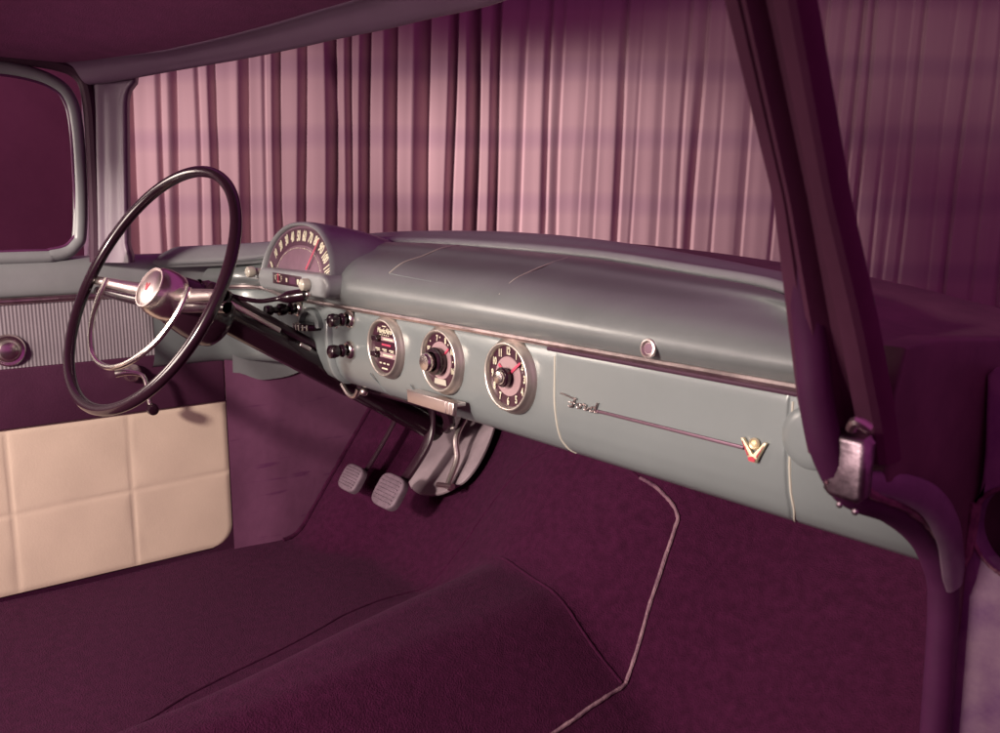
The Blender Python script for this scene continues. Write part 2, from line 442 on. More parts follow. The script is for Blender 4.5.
for xx, nm in ((.2745, 'door_gap_highlight'), (.6255, 'door_gap_highlight')):
    tab = [(0, .615), (0, .56), (-.002, .540), (-.006, .520), (-.013, .502), (-.022, .489), (-.031, .483)]
    sgn = 1 if xx < .4 else -1
    pts = [Vector((xx+sgn*(.0 if z > .505 else .016*((.505-z)/.022)**2*.6), .75-o+.0005, z)) for o, z in tab]
    MB().tube(catmull(pts, 4), .0016, 6).build(nm, 'edge', dash)  # pale line painted as the highlight along the door gap
# ash tray drawer seams
tab = [(0, .523), (-.004, .515), (-.009, .508), (-.014, .50), (-.02, .492), (-.03, .484)]
for xx in (-.203, -.075):
    MB().tube(catmull([Vector((xx+.004*i, .75-o+.0003, z)) for i, (o, z) in enumerate(tab)], 4), .0013, 6).build('drawer_seam', 'paint', dash)
# pull handle of the drawer below the middle dial
m = MB()
m.box((.015, .742, .5175), (.128, .016, .006), bev=.0015)
m.prism([(-.062, -.010), (.062, -.010), (.064, .010), (-.064, .010)], (.015, .734, .512), X, Z, -Y, .007, .002)
m.box((.066, .728, .512), (.006, .004, .018), bev=.001); m.box((.058, .7275, .512), (.004, .003, .018), bev=.001)
m.build('drawer_pull', 'chrome_soft', dash)
# round boss at the far right of the face
MB().lathe([(.032, -.001), (.031, .003), (.028, .0055), (.020, .007), (.010, .0075), (0, .0076)], (.648, .75, .583), (0, -1, 0), 40).build('vent_boss', 'paint', dash)

# script badge
def stroke(m, pts, r, y=.7452, n=6, sc=1., o=(0, 0)):
    P = catmull([Vector((o[0]+p[0]*sc, y, o[1]+p[1]*sc)) for p in pts], n)
    m.tube(P, r, 6)
bad = MB(); o = (.292, .560)
mm = .001
L_ = lambda pts: [(a*mm, b*mm) for a, b in pts]
stroke(bad, L_([(0, 9.5), (8, 8.8), (18, 7.4), (27, 6.6), (29, 7.0)]), .0011, o=o)
stroke(bad, L_([(27, 8), (24.5, 3), (21.5, -3.5), (18, -5), (15, -3.2)]), .0013, o=o)
stroke(bad, L_([(15, .8), (21, 1.2), (27, .4)]), .0009, o=o)
stroke(bad, L_([(35.5, 1.8), (32, 1.2), (30.2, -1.8), (32, -4.2), (35.2, -3.4), (37, -.4), (35.5, 1.8), (38, .8), (41.5, 2.2)]), .0010, o=o)
stroke(bad, L_([(42.5, 3.4), (42, 1.5), (45.5, 1.9), (46, .8), (43.8, -3.2), (45.8, -4.4), (49, -2.8), (52, 0)]), .0010, o=o)
stroke(bad, L_([(62, 1.6), (57.5, 1.8), (54.6, -1), (55, -4), (58.5, -4), (62, -.4), (66.5, 8.0), (65, 4.5), (62, -2.0), (63.2, -4.2), (67, -3.2)]), .0011, o=o)
bad.build('script_badge', 'chrome_soft', dash, ang=60)
MB().prism([(0, -.0020), (.219, -.0020), (.219, .0020), (0, .0020)], (.354, .7482, .5575), X, Z, -Y, .0024, .0008).build('badge_bar', 'bar_metal', dash)
# V emblem with a small crest
vx, vz = .587, .5585
emb = MB()
emb.prism([(-.0155, .010), (-.0128, .0108), (0, -.0045), (.0128, .0108), (.0155, .010), (.0055, -.0085), (.0042, -.0125), (-.0042, -.0125), (-.0055, -.0085)],
          (vx, .7462, vz), X, Z, -Y, .0035, .0006)
e1 = emb.build('wing_emblem', 'gilt', dash)
MB().prism([(-.0036, -.0115), (.0036, -.0115), (.0046, -.0078), (0, -.0062), (-.0046, -.0078)], (vx, .7424, vz), X, Z, -Y, .001).build('emblem_inlay', 'red_enamel', dash)
MB().prism([(-.0135, .0078), (-.0127, .0076), (-.0046, -.0052), (-.0056, -.0068)], (vx, .7425, vz), X, Z, -Y, .0006).add([], []).prism(
    [(.0135, .0078), (.0056, -.0068), (.0046, -.0052), (.0127, .0076)], (vx, .7425, vz), X, Z, -Y, .0006).build('emblem_stripe', 'red_enamel', dash)
MB().lathe([(.0062, 0), (.0062, .002), (.0050, .0034), (.0034, .0024), (.0028, .0034), (0, .0038)], (vx, .7462, vz+.0065), (0, -1, 0), 20).build('emblem_crest', 'gilt', dash)

# --- three round dials --------------------------------------------------------
def dial_base(name, x, label=None):
    t = bpy.data.objects.new(name, None); COL.objects.link(t); t.empty_display_size = .03
    c = Vector((x, .75, .576)); t.parent = car; t.location = c-WORLD['car']; WORLD[t.name] = c
    if label: t['label'] = label
    MB().lathe([(.0535, -.002), (.0530, .0015), (.0505, .0040), (.0482, .0090), (.0476, .0115), (.0466, .0128), (.0452, .0130), (.0437, .0122), (.0428, .0105), (.0420, .0060)],
               c, (0, -1, 0), 72).build('bezel', 'bezel', t, ang=50)
    return t, c
def ang_pt(c, a, r, y): return Vector((c.x+r*math.sin(R_(a)), y, c.z+r*math.cos(R_(a))))

# clock
clock, c = dial_base('clock', .187)
MB().lathe([(.0425, .0060), (0, .0060)], c, (0, -1, 0), 48).build('dial_face', 'face_dark', clock)
MB().lathe([(.0275, .0063), (.0270, .0073), (0, .0073)], c, (0, -1, 0), 48).build('dial_centre', 'face_mid', clock)
m = MB()
for h in range(1, 13):
    p = ang_pt(c, h*30, .0348, .7432)
    m.text(str(h), .0148, p, X, Z, -Y, .0008, sx=.62, bold=.0004)
m.build('numerals', 'numeral', clock)
def hand(parent, c, a, r0, r1, w0, w1, y, nm='hand'):
    d = Vector((math.sin(R_(a)), 0, math.cos(R_(a)))); q = Vector((d.z, 0, -d.x))
    MB().prism([(-w0, r0), (w0, r0), (w1, r1), (-w1, r1)], (c.x, y, c.z), q, d, -Y, .0008).build(nm, 'red', parent)
hand(clock, c, 52, .004, .036, .0022, .0016, .7412)
hand(clock, c, 308, .004, .024, .0026, .0020, .7420)
MB().lathe([(.0105, .0070), (.0105, .010), (.0135, .013), (.0140, .018), (.0125, .0205), (.0095, .0205)], c, (0, -1, 0), 36).build('knob_collar', 'black', clock)
MB().lathe([(.0095, .018), (.0098, .022), (.0085, .025), (.004, .0262), (0, .0264)], c, (0, -1, 0), 28).build('knob', 'chrome', clock)

# radio dial
radio, c = dial_base('radio_dial', .023)
MB().lathe([(.0425, .0060), (0, .0060)], c, (0, -1, 0), 48).build('dial_face', 'face_dark', radio)
m = MB()
for s_, a in (('55', -66), ('7', -14), ('8', 24), ('10', 62), ('16', 112)):
    m.text(s_, .0125, ang_pt(c, a, .034, .7432), X, Z, -Y, .0008, sx=.68, bold=.0004)
for a in (-40, 4, 42, 86):
    p = ang_pt(c, a, .036, .741); m.box(p, (.0022, .0008, .0022))
m.build('numerals', 'numeral', radio)
MB().lathe([(.0290, .0063), (.0285, .0073), (.0190, .0073)], c, (0, -1, 0), 40).build('dial_ring', 'face_mid', radio)
hand(radio, c, 50, .014, .032, .0018, .0014, .7418, 'pointer')
MB().prism([(-.016, -.0045), (.016, -.0045), (.0145, .0045), (-.0145, .0045)], (c.x, .7432, c.z-.0325), X, Z, -Y, .0012, .0004).build('band_window', 'lens', radio)
MB().lathe([(.0190, .006), (.0195, .0090), (.0210, .014), (.0212, .019), (.0198, .0225), (.0150, .023)], c, (0, -1, 0), 40).build('tuning_collar', 'black', radio)
MB().lathe([(.0125, .022), (.0132, .027), (.0142, .030), (.0140, .034), (.0118, .037), (.0040, .0382), (0, .0382)], c, (0, -1, 0), 32).build('tuning_knob', 'chrome', radio)

# heater dial
heat, c = dial_base('heater_dial', -.141)
MB().lathe([(.0425, .0060), (0, .0060)], c, (0, -1, 0), 48).build('dial_face', 'face_dark', heat)
yy = .7433
m = MB()
m.box((c.x+.001, yy, c.z+.0145), (.068, .001, .0065)); m.box((c.x, yy, c.z-.0125), (.074, .001, .0085))
m.build('slot_plate', 'face_mid', heat)
m = MB()
m.text('MagicAire', .0125, (c.x+.001, yy, c.z+.0275), X, Z, -Y, .0008, sx=.9, shear=.2, bold=.0003)
for i in range(5): m.box((c.x-.013+.0065*i, yy, c.z+.0205), (.0028, .0008, .0016))
m.box((c.x, yy, c.z+.035), (.012, .0008, .0016))
for i in range(3):
    m.box((c.x-.022+.022*i, yy, c.z-.0035), (.014, .0008, .0018)); m.box((c.x-.020+.022*i, yy, c.z-.0062), (.010, .0008, .0012))
for i in range(3): m.box((c.x-.013+.012*i, yy, c.z-.0270), (.0065, .0008, .0024))
m.box((c.x, yy, c.z-.0355), (.018, .0008, .0024))
m.box((c.x+.014, yy-.001, c.z+.0145), (.030, .0008, .0024)); m.box((c.x+.012, yy-.001, c.z-.0125), (.030, .0008, .0026))
m.build('lettering', 'numeral', heat)
MB().box((c.x+.006, yy, c.z+.0045), (.028, .0008, .0032)).build('temperature_mark', 'red', heat)
for dz, dx in ((.0145, -.018), (-.0125, -.022)):
    MB().prism([(-.009, -.0045), (.006, -.0055), (.010, 0), (.006, .0055), (-.009, .0045)], (c.x+dx, .7425, c.z+dz), X, Z, -Y, .009, .002).build('slide_lever', 'black', heat)

# --- knobs on the face ---------------------------------------------------------
def pull_knob(x, z, L=.034, double=False):
    t = bpy.data.objects.new('control_knob', None); COL.objects.link(t); t.empty_display_size = .02
    c = Vector((x, .75, z)); t.parent = car; t.location = c-WORLD['car']; WORLD[t.name] = c
    MB().lathe([(.0165, -.001), (.0165, .003), (.0150, .007), (.0125, .009), (.0095, .0085), (.009, .004)], c, (0, -1, 0), 36).build('bezel', 'chrome', t)
    pr = [(.0062, .004), (.0062, .012), (.0105, .014), (.0118, .018), (.0105, .022), (.0065, .0245), (.0065, L-.010), (.0105, L-.007), (.0122, L), (.0115, L+.007), (.007, L+.010), (0, L+.0105)]
    if double:
        pr = pr[:-1]; pr += [(.006, L+.018), (.0095, L+.021), (.0108, L+.028), (.009, L+.034), (0, L+.036)]
    MB().lathe(pr, c, (0, -1, 0), 30).build('knob_grip', 'black', t)
pull_knob(-.265, .611); pull_knob(-.268, .556); pull_knob(-.470, .612, .036, True)

# half round recess with a ribbed thumb wheel
hx, hz = -.415, .588
t = MB()
rows = []
for i in range(13):
    a = math.pi*i/12
    rows.append([Vector((hx+r*math.cos(a)*1.0, .75-d, hz+r*math.sin(a)*.8-.004)) for r, d in ((.044, 0), (.043, .009), (.039, .013), (.034, .012), (.033, .002))])
t.grid(rows); hood_ = t.build('thumbwheel_hood', 'paint', car)
MB().lathe([(.031, -.006), (.033, -.003), (.033, .003), (.031, .006), (0, .006)], (hx+.002, .746, hz-.004), Z, 40).build('thumbwheel', 'black', hood_)
m = MB()
for i in range(8):
    a = R_(-150+15*i+5); m.box((hx+.002+.0335*math.cos(a), .746+.0335*math.sin(a), hz-.004), (.0032, .0022, .011), bev=.0006)
m.build('thumbwheel_ribs', 'lens', hood_)
# raised edge of the panel beside the column
tab = [(.004, .602), (.006, .585), (.006, .56), (.004, .540), (.0, .520), (-.007, .502), (-.017, .489), (-.03, .48)]
m = MB()
rows = []
for w_, d_ in ((-.012, -.004), (-.008, .002), (-.003, .0045), (.002, .0045), (.006, .002), (.009, -.006)):
    rows.append([Vector((-.345+w_+.0*i, .75-o-d_, z)) for i, (o, z) in enumerate(tab)])
m.grid([[q for q in catmull(r, 4)] for r in rows]); m.build('column_surround', 'paint', dash, ang=50)
MB().sphere((-.318, .749, .592), .0035, 12).build('surround_screw', 'chrome_soft', dash)

# --- speedometer pod -----------------------------------------------------------
pod = bpy.data.objects.new('speedometer', None); COL.objects.link(pod); pod.empty_display_size = .05
pc = Vector((-.430, .735, .660)); pod.parent = car; pod.location = pc-WORLD['car']; WORLD['speedometer'] = pc
def arch(hw, h, n=40, base=0., p=2.25):
    out = []
    for i in range(n+1):
        a = math.pi*i/n; ca, sa = math.cos(a), math.sin(a)
        out.append((-hw*math.copysign(abs(ca)**(2/p), ca), base+h*abs(sa)**(2/p)))
    return out
def ring(hw, h, y, base=0., tilt=.0): return [Vector((pc.x+a, y+tilt*b, pc.z+b)) for a, b in arch(hw, h, base=base)]
m = MB()
m.grid([ring(.1445, .1105, .745, tilt=.18), ring(.1445, .1105, .724, tilt=.18), ring(.1455, .1120, .7185, tilt=.18), ring(.1485, .1148, .7165, tilt=.18), ring(.1515, .1172, .7185, tilt=.18), ring(.1525, .118, .726, tilt=.18),
        ring(.1525, .117, .76), ring(.149, .111, .80), ring(.141, .101, .85), ring(.125, .086, .90), ring(.10, .066, .95), ring(.07, .04, .99)])
m.build('hood_shell', 'garnish', pod, ang=50)
fy = .7275
m = MB(); a_ = [Vector((p.x, p.y, p.z)) for p in ring(.1450, .1110, fy, tilt=.18)]
m.add(a_, [tuple(range(len(a_)))]).build('dial_face', 'face_pod', pod)
piv = (-.398, .690-pc.z)
# darker number band
m = MB(); outer = ring(.1405, .1065, fy-.0012, tilt=.18); inner = ring(.105, .0745, fy-.0012, tilt=.18)
m.grid([outer, inner]).build('number_band', 'face_band', pod)
m = MB()
arcP = arch(.1235, .0910, 240)
import bisect
ds = [0]
for p0, p1 in zip(arcP, arcP[1:]): ds.append(ds[-1]+math.hypot(p1[0]-p0[0], p1[1]-p0[1]))
def arc_at(t):
    i = min(len(arcP)-2, max(0, bisect.bisect(ds, t*ds[-1])-1)); return arcP[i], i
for k in range(12):
    (a, b), i = arc_at(.10+.80*k/11)
    th = math.atan2(a, b+.03)
    ax = Vector((math.cos(th), 0, -math.sin(th))); ay = Vector((math.sin(th), 0.15, math.cos(th))).normalized()
    m.text(str(k*10), .0270, Vector((pc.x+a, fy-.0022+.18*b, pc.z+b)), ax, ay, -Y, .0008, sx=.44 if k > 9 else .55, bold=.0008)
arcP2 = arch(.0990, .0695, 200)
for k in range(45):
    a, b = arcP2[int(12+176*k/44)]
    s_ = .0022 if k % 4 == 0 else .0014
    m.box((pc.x+a, fy-.002+.18*b, pc.z+b), (s_, .0008, s_))
m.build('numerals', 'numeral', pod)
p0 = Vector((-.389, fy-.005+.18*.03, .692)); p1 = Vector((-.352, fy-.005+.18*.085, .747))
dn = (p1-p0).normalized(); q = dn.cross(Y).normalized()
MB().add([p0-q*.0022, p0+q*.0022, p1+q*.0013, p1-q*.0013, p0-q*.0022-Y*.001, p0+q*.0022-Y*.001, p1+q*.0013-Y*.001, p1-q*.0013-Y*.001],
         [(0, 1, 2, 3), (4, 5, 6, 7), (0, 1, 5, 4), (1, 2, 6, 5), (2, 3, 7, 6), (3, 0, 4, 7)]).build('needle', 'red', pod)
# gauge bar under the arch
def bar_sec(k): return k
m = MB()
poly = []
hw, hh = .148, .0205
for i in range(13):
    a = -math.pi/2+math.pi*i/12; poly.append((hw-hh+hh*math.cos(a), hh*math.sin(a)))
for i in range(13):
    a = math.pi/2+math.pi*i/12; poly.append((-hw+hh+hh*math.cos(a), hh*math.sin(a)))
m.prism(poly, (pc.x+.018, .752, .668), X, Z, -Y, .046, .007).build('gauge_bar', 'garnish', pod, ang=40)
m = MB(); w2, h2 = .062, .0105
m.prism([(-w2, -h2), (w2, -h2*1.05), (w2, h2*.9), (-w2, h2)], (-.425, .7068, .672), X, Z, -Y, .0012, .0004).build('gauge_window', 'face_dark', pod)
m = MB()
m.text('E', .0125, (-.473, .7052, .6735), X, Z, -Y, .0006, sx=.7); m.text('F', .0125, (-.447, .7052, .6725), X, Z, -Y, .0006, sx=.7)
for dx, dz in ((-.460, .679), (-.460, .667)): m.box((dx, .7053, dz), (.016, .0006, .0012))
m.build('fuel_lettering', 'numeral', pod)
MB().box((-.425, .7052, .6715), (.0055, .0008, .0075)).build('gauge_mark', 'numeral', pod)
MB().box((-.377, .7052, .671), (.0075, .0008, .0090)).build('gauge_mark', 'numeral', pod)
MB().box((-.4605, .7046, .6735), (.0032, .0008, .017)).build('fuel_needle', 'red', pod)
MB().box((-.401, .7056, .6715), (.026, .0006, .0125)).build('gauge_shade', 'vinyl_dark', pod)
for xx, zz, yb in ((-.600, .677, .712), (-.336, .669, .702)):
    MB().lathe([(.007, -.022), (.0075, -.006), (.0108, -.003), (.0116, .004), (.0104, .010), (.006, .0135), (0, .0145)], (xx, yb, zz), (0, -1, 0), 28).build('warning_lamp', 'lens', pod)

# --- steering column and wheel --------------------------------------------------
ww, wa = .181, .507
WC = Vector((-.42, .454, .673))
wx = Vector((math.cos(ww), math.sin(ww), 0)); wy = Vector((-math.sin(wa)*math.sin(ww), math.sin(wa)*math.cos(ww), math.cos(wa)))
wn = wx.cross(wy)                      # towards the driver
if wn.y > 0: wn = -wn
wheel = bpy.data.objects.new('steering_wheel', None); COL.objects.link(wheel); wheel.empty_display_size = .1
wheel.parent = car; wheel.location = WC-WORLD['car']; WORLD['steering_wheel'] = WC
def wp(u, v, n=0): return WC+wx*u+wy*v+wn*n
RW = .2195
m = MB(); path = []; rr = []
NW = 240
for k in range(NW):
    a = 2*math.pi*k/NW
    path.append(wp(RW*math.cos(a), RW*math.sin(a)))
    low = math.sin(a) < .35
    rr.append(.0097)
m.tube(path, rr, 16, closed=True, up=wn); m.build('rim', 'black', wheel, ang=60)
hd = -wn
HC_ = WC+hd*.024
m = MB(); m.lathe([(.036, -.020), (.0405, -.012), (.043, .0), (.0435, .010), (.0425, .024), (.040, .028)], HC_, hd, 48)
m.build('hub_cap', 'chrome', wheel)
MB().lathe([(.0365, -.0205), (.036, -.0225), (.0335, -.0225), (.032, -.019)], HC_, hd, 48).build('hub_ring', 'chrome_soft', wheel)
MB().lathe([(.0335, -.0195), (.030, -.022), (.018, -.0245), (0, -.0255)], HC_, hd, 40).build('hub_medallion', 'chrome_soft', wheel)
m = MB()
m.prism([(-.006, .006), (-.0036, .0066), (0, -.001), (.0036, .0066), (.006, .006), (.002, -.007), (-.002, -.007)], HC_+wn*.0245, wx, wy, wn, .0015).build('hub_emblem', 'red_enamel', wheel)
m = MB(); m.lathe([(.0405, .024), (.0440, .030), (.0500, .060), (.0530, .085), (.0535, .105), (.050, .118), (.043, .124), (.034, .126)], HC_, hd, 48)
m.build('hub_bell', 'black', wheel)
for sgn in (-1, 1):
    m = MB(); rows = []
    for i in range(13):
        u = .038+(.218-.038)*i/12; wid = .0125-.004*i/12
        nn = -.012+.016*(smooth(0, 1, i/12)-1)+.006*i/12
        v0 = .004
        rows.append([wp(sgn*u, v0+wid*math.cos(2*math.pi*k/14), nn-.006+.0065*math.sin(2*math.pi*k/14)) for k in range(14)])
    m.grid(rows, cu=True); m.build('spoke', 'chrome_soft', wheel, ang=50)
    m = MB(); rows = []
    for i in range(13):
        u = .040+(.219-.040)*i/12; wid = .014-.005*i/12
        rows.append([wp(sgn*u, -.012+wid*math.cos(2*math.pi*k/12), -.022-.018*(1-smooth(0, 1, i/12))+.008*math.sin(2*math.pi*k/12)) for k in range(12)])
    m.grid(rows, cu=True); m.build('spoke_backing', 'black', wheel, ang=50)
hp = [(-.128, .002), (-.127, -.03), (-.116, -.068), (-.095, -.103), (-.062, -.132), (-.02, -.147), (.022, -.149), (.062, -.138), (.098, -.117), (.128, -.088), (.147, -.05), (.152, -.02), (.150, .002)]
m = MB(); m.tube(catmull([wp(u, v, .012) for u, v in hp], 8), .0048, 10); m.build('horn_ring', 'chrome', wheel)

colm = bpy.data.objects.new('steering_column', None); COL.objects.link(colm)
ca = Vector((-.43, .545, .641)); cb = Vector((-.43, .85, .452)); cdir = (cb-ca).normalized()
colm.parent = car; colm.location = cb-WORLD['car']; WORLD['steering_column'] = Vector(cb)
m = MB(); m.lathe([(.034, 0), (.0345, .02), (.0310, .03), (.0295, .05), (.0295, .36), (.028, .365), (.028, .60)], ca-cdir*.02, cdir, 36); m.build('column_jacket', 'black', colm)
cu_, cv_, _ = frame(cdir)
side = X; upn = cdir.cross(X).normalized()
if upn.z < 0: upn = -upn
off = upn*.027+X*.012
m = MB(); m.lathe([(.004, -.02), (.0115, -.01), (.0118, .05), (.0105, .06), (.0105, .24), (.0125, .245), (.0125, .28), (.004, .29)], ca+off, cdir, 24); m.build('shift_tube', 'black_metal', colm)
m = MB(); m.box(ca+cdir*.085+upn*.020+X*.0225, (.006, .125, .010), axes=(X, cdir, upn), bev=.0025); m.build('bright_strip', 'chrome_soft', colm)
m = MB(); m.box(ca+cdir*.205+upn*.016+X*.026, (.006, .025, .008), axes=(X, cdir, upn), bev=.002); m.build('lever_clip', 'chrome_soft', colm)
# gear lever: from the column head out to the right with a swollen grip
lp = catmull([ca+off+cdir*.0, Vector((-.415, .585, .653)), Vector((-.392, .63, .640)), Vector((-.372, .660, .643)), Vector((-.352, .686, .648)), Vector((-.334, .703, .652))], 10)
n_ = len(lp); rr = []
for i in range(n_):
    t = i/(n_-1); rr.append(.0042+.0075*smooth(.60, .74, t)-(.008*smooth(.94, 1.0, t)))
MB().tube(lp, rr, 14).build('gear_lever', 'black', colm)
MB().sphere(lp[-1], .006, 14).build('lever_tip', 'chrome_soft', colm)
# collar block at the head
m = MB(); m.box(ca+cdir*.012+upn*.022+X*.010, (.050, .05, .034), axes=(X, cdir, upn), bev=.010); m.build('column_head', 'black', colm)

# --- pedals ----------------------------------------------------------------------
def pedal(name, c, w, h, arm, r):
    t = bpy.data.objects.new(name, None); COL.objects.link(t); t.empty_display_size = .03
    c = Vector(c); t.parent = car; t.location = c-WORLD['car']; WORLD[t.name] = c
    nrm = Vector((.08, -.80, .55)).normalized(); ax = X.copy(); ax = (ax-nrm*ax.dot(nrm)).normalized(); ay = nrm.cross(ax)
    if ay.z < 0: ay = -ay
    poly = []
    for i in range(40):
        a = 2*math.pi*i/40; ca_, sa_ = math.cos(a), math.sin(a)
        poly.append((w*math.copysign(abs(ca_)**.55, ca_), h*math.copysign(abs(sa_)**.55, sa_)))
    MB().prism(poly, c-nrm*.012, ax, ay, nrm, .016, .005).build('pedal_pad', 'pedal', t, ang=40)
    m = MB()
    for i in range(-3, 4): m.box(c+nrm*.0045+ay*(h*.22*i), (w*1.5, .0035, .0020), axes=(ax, nrm, ay), bev=.0005)
    m.build('pad_ribs', 'pedal', t)
    MB().tube(catmull([c-nrm*.012]+[Vector(p) for p in arm], 6), r, 12, flat=.55, up=(1, 0, 0)).build('pedal_arm', 'black_metal', t)
pedal('clutch_pedal', (-.55, .893, .225), .034, .030, [(-.55, .92, .232), (-.55, .94, .245), (-.55, 1.0, .326), (-.55, 1.05, .41), (-.55, 1.06, .50)], .0075)
pedal('brake_pedal', (-.405, .900, .231), .041, .036, [(-.408, .93, .238), (-.41, .955, .258), (-.41, 1.0, .315), (-.41, 1.012, .38), (-.41, 1.0, .48)], .014)
# steel plate where the column meets the toe board
def toe(y): return .06+(y-.88)
def tp(x, y, off=0.): return Vector((x, y-off*.707, toe(y)+off*.707))
pl = [(-.60, 1.20), (-.41, 1.19), (-.365, 1.15), (-.340, 1.10), (-.338, 1.062), (-.355, 1.04), (-.392, 1.018), (-.45, 1.008), (-.50, 1.016), (-.54, 1.05), (-.58, 1.12)]
t_ax = Vector((0, .7071, .7071)); n_ax = Vector((0, -.7071, .7071))
m = MB(); o0 = tp(-.45, 1.1, .004)
m.prism([(p.x, p.y) for p in catmull([(x+.45, (y-1.1)*1.4142, 0) for x, y in pl], 4, True)], o0, X, t_ax, n_ax, .006, .002).build('toe_plate', 'plate', car, ang=40)
# accelerator rod and its roller
m = MB(); m.tube(catmull([Vector((-.405, 1.13, .40)), Vector((-.385, 1.06, .33)), Vector((-.372, 1.05, .28)), Vector((-.36, 1.02, .235)), Vector((-.345, 1.015, .228))], 8), .0065, 10)
m.tube([(-.40, 1.02, .222), (-.335, 1.013, .236)], .006, 10); m.build('accelerator_pedal', 'chrome_soft', car)
m = MB(); m.tube(catmull([(-.40, .99, .44), (-.38, 1.02, .40), (-.385, 1.04, .36), (-.41, 1.05, .34)], 6), .013, 10); m.build('brake_bracket', 'black_metal', car)

# --- floor, tunnel, toe board ------------------------------------------------------
def floor_z(x, y):
    w = max(.10, .04+.315*y)
    H = .110+.050*smooth(.2, .9, y)
    xx = abs(x-.05)/w
    hump = .86*H*(1-smooth(.16, 1.04, xx)) if xx < 1.04 else 0
    bl = smooth(-.46, -.64, x) if x < -.46 else 0.
    ramp = max(0, y-.88+.075*bl); q = .05
    ramp = (ramp*ramp/(2*q) if ramp < q else ramp-q/2)
    ramp *= 1.0+.25*(1-smooth(.1, .4, abs(x)))+.38*bl
    return .06+hump+ramp*.98+.0025*math.sin(x*9+y*5)*math.sin(y*11)
m = MB(); rows = []
for i in range(121):
    y = -.55+1.80*i/120
    rows.append([Vector((-.725+1.47*j/130, y, floor_z(-.725+1.47*j/130, y))) for j in range(131)])
m.grid(rows); carpet = m.build('carpet', 'carpet', car, ang=80)
def seam(pts, r, mname, name, lift=.001, n=10):
    P = catmull([(x, y, 0) for x, y in pts], n)
    random.seed(len(P)); return MB().tube([Vector((p.x+.0004*math.sin(i*.9), p.y, floor_z(p.x, p.y)+lift)) for i, p in enumerate(P)], [r*(.85+.3*random.random()) for p in P], 8).build(name, mname, carpet)
seam([(.151, 1.049), (.08, 1.05), (.0, 1.05), (-.101, 1.049), (-.155, 1.045), (-.202, 1.021), (-.240, .967), (-.285, .87), (-.275, .74), (-.234, .615), (-.184, .421), (-.134, .302), (-.09, .15)], .0030, 'carpet', 'carpet_seam', -.0006)
seam([(.151, 1.049), (.19, 1.055), (.228, 1.054), (.237, 1.033), (.252, .971), (.276, .895)], .0031, 'piping', 'carpet_binding')
seam([(.276, .895), (.275, .834), (.276, .766), (.272, .69)], .0031, 'piping', 'carpet_binding')
seam([(-.06, .91), (.025, .898), (.136, .889), (.208, .884), (.272, .892)], .0026, 'carpet', 'carpet_crease', .0)
# firewall and underside braces
MB().box((0, 1.26, .44), (1.46, .02, .46)).build('firewall', 'under', car)
m = MB()
m.tube([(-.66, .86, .455), (-.10, .86, .468)], .018, 10); m.tube([(-.33, .80, .478), (-.34, .98, .42)], .010, 8)
m.build('under_dash_brace', 'black_metal', car)
m = MB(); m.tube(catmull([(-.40, .80, .468), (-.375, .80, .452), (-.35, .80, .452), (-.335, .80, .468)], 6), .005, 8)
m.sphere((-.315, .80, .466), .008); m.build('brake_release', 'chrome_soft', car)

# --- driver's side kick panel ---------------------------------------------------------
m = MB(); rows = []
for i in range(33):
    y = .688+.58*i/32
    rows.append([Vector((-.705-.01*smooth(.8, .7, y) if True else 0, y, z)) for z in [.03+.50*j/20 for j in range(21)]])
m.grid(rows).build('kick_panel', 'kick', car, ang=60)
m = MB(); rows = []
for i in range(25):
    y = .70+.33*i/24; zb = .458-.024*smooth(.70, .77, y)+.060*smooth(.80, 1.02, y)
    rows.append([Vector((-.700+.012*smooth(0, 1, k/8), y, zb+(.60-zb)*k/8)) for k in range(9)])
m.grid(rows).build('lit_patch_trim', 'garnish', car, ang=60)  # pale patch; its colour and lower edge imitate lamp light on the panel
# line where board and toe board meet
seam([(-.697, .795), (-.697, .85), (-.698, .92), (-.699, 1.0), (-.70, 1.1)], .0055, 'carpet', 'toe_board_edge', .003)

# --- driver's door ----------------------------------------------------------------
door = bpy.data.objects.new('driver_door', None); COL.objects.link(door); door.empty_display_size = .2
dc = Vector((-.74, .1, .06)); door.parent = car; door.location = dc-WORLD['car']; WORLD['driver_door'] = dc
y0, y1 = -.65, .690
def front_edge(z):     # rounded lower front corner
    r = .046
    if z < .07+r:
        q = 1-(z-.07)/r; return y1-r*(1-math.sqrt(max(0, 1-q*q)))
    return y1
# body of the door
m = MB()
poly = [(y0, .065)]+[(front_edge(.065+i*.006)+.004, .065+i*.006) for i in range(11)]+[(y1+.004, .60), (y1-.03, .66), (.50, .70), (y0, .70)]
m.prism(poly, (-.80, 0, 0), Y, Z, X, .072, .006).build('door_shell', 'kick', door, ang=40)
# padded cream panel: squares with sunk seams
seams_y = [-.395, -.175, .045, .265, .485]; seams_z = [.2325]
m = MB(); rows = []
ys = [y0+(y1-y0)*i/300 for i in range(301)]; zs = [.070+.3235*j/70 for j in range(71)]
for y in ys:
    row = []
    for z in zs:
        d = min([abs(y-(s+.010*(z-.2))) for s in seams_y]+[abs(z-s-.02*(y-.485)) for s in seams_z])
        dep = .0006*(1-math.exp(-d/.014))+.0016*(1-math.exp(-d/.0022))
        e = min(z-.070, .3935-z, front_edge(z)-y+.0001)
        dep *= smooth(-.001, .008, e)
        yy = min(y, front_edge(z))
        dep += .0006*math.sin(y*37+z*15)*math.sin(z*41)*smooth(0, .02, d)
        row.append(Vector((-.7265+dep, yy, z)))
    rows.append(row)
m.grid(rows).build('padded_panel', 'vinyl_white', door, ang=60)
m = MB(); m.box((-.7255, (y0+y1)/2, .4515), (.012, y1-y0, .115), bev=.004); m.build('dark_band', 'vinyl_dark', door)
m = MB(); rows = []
nr = 205
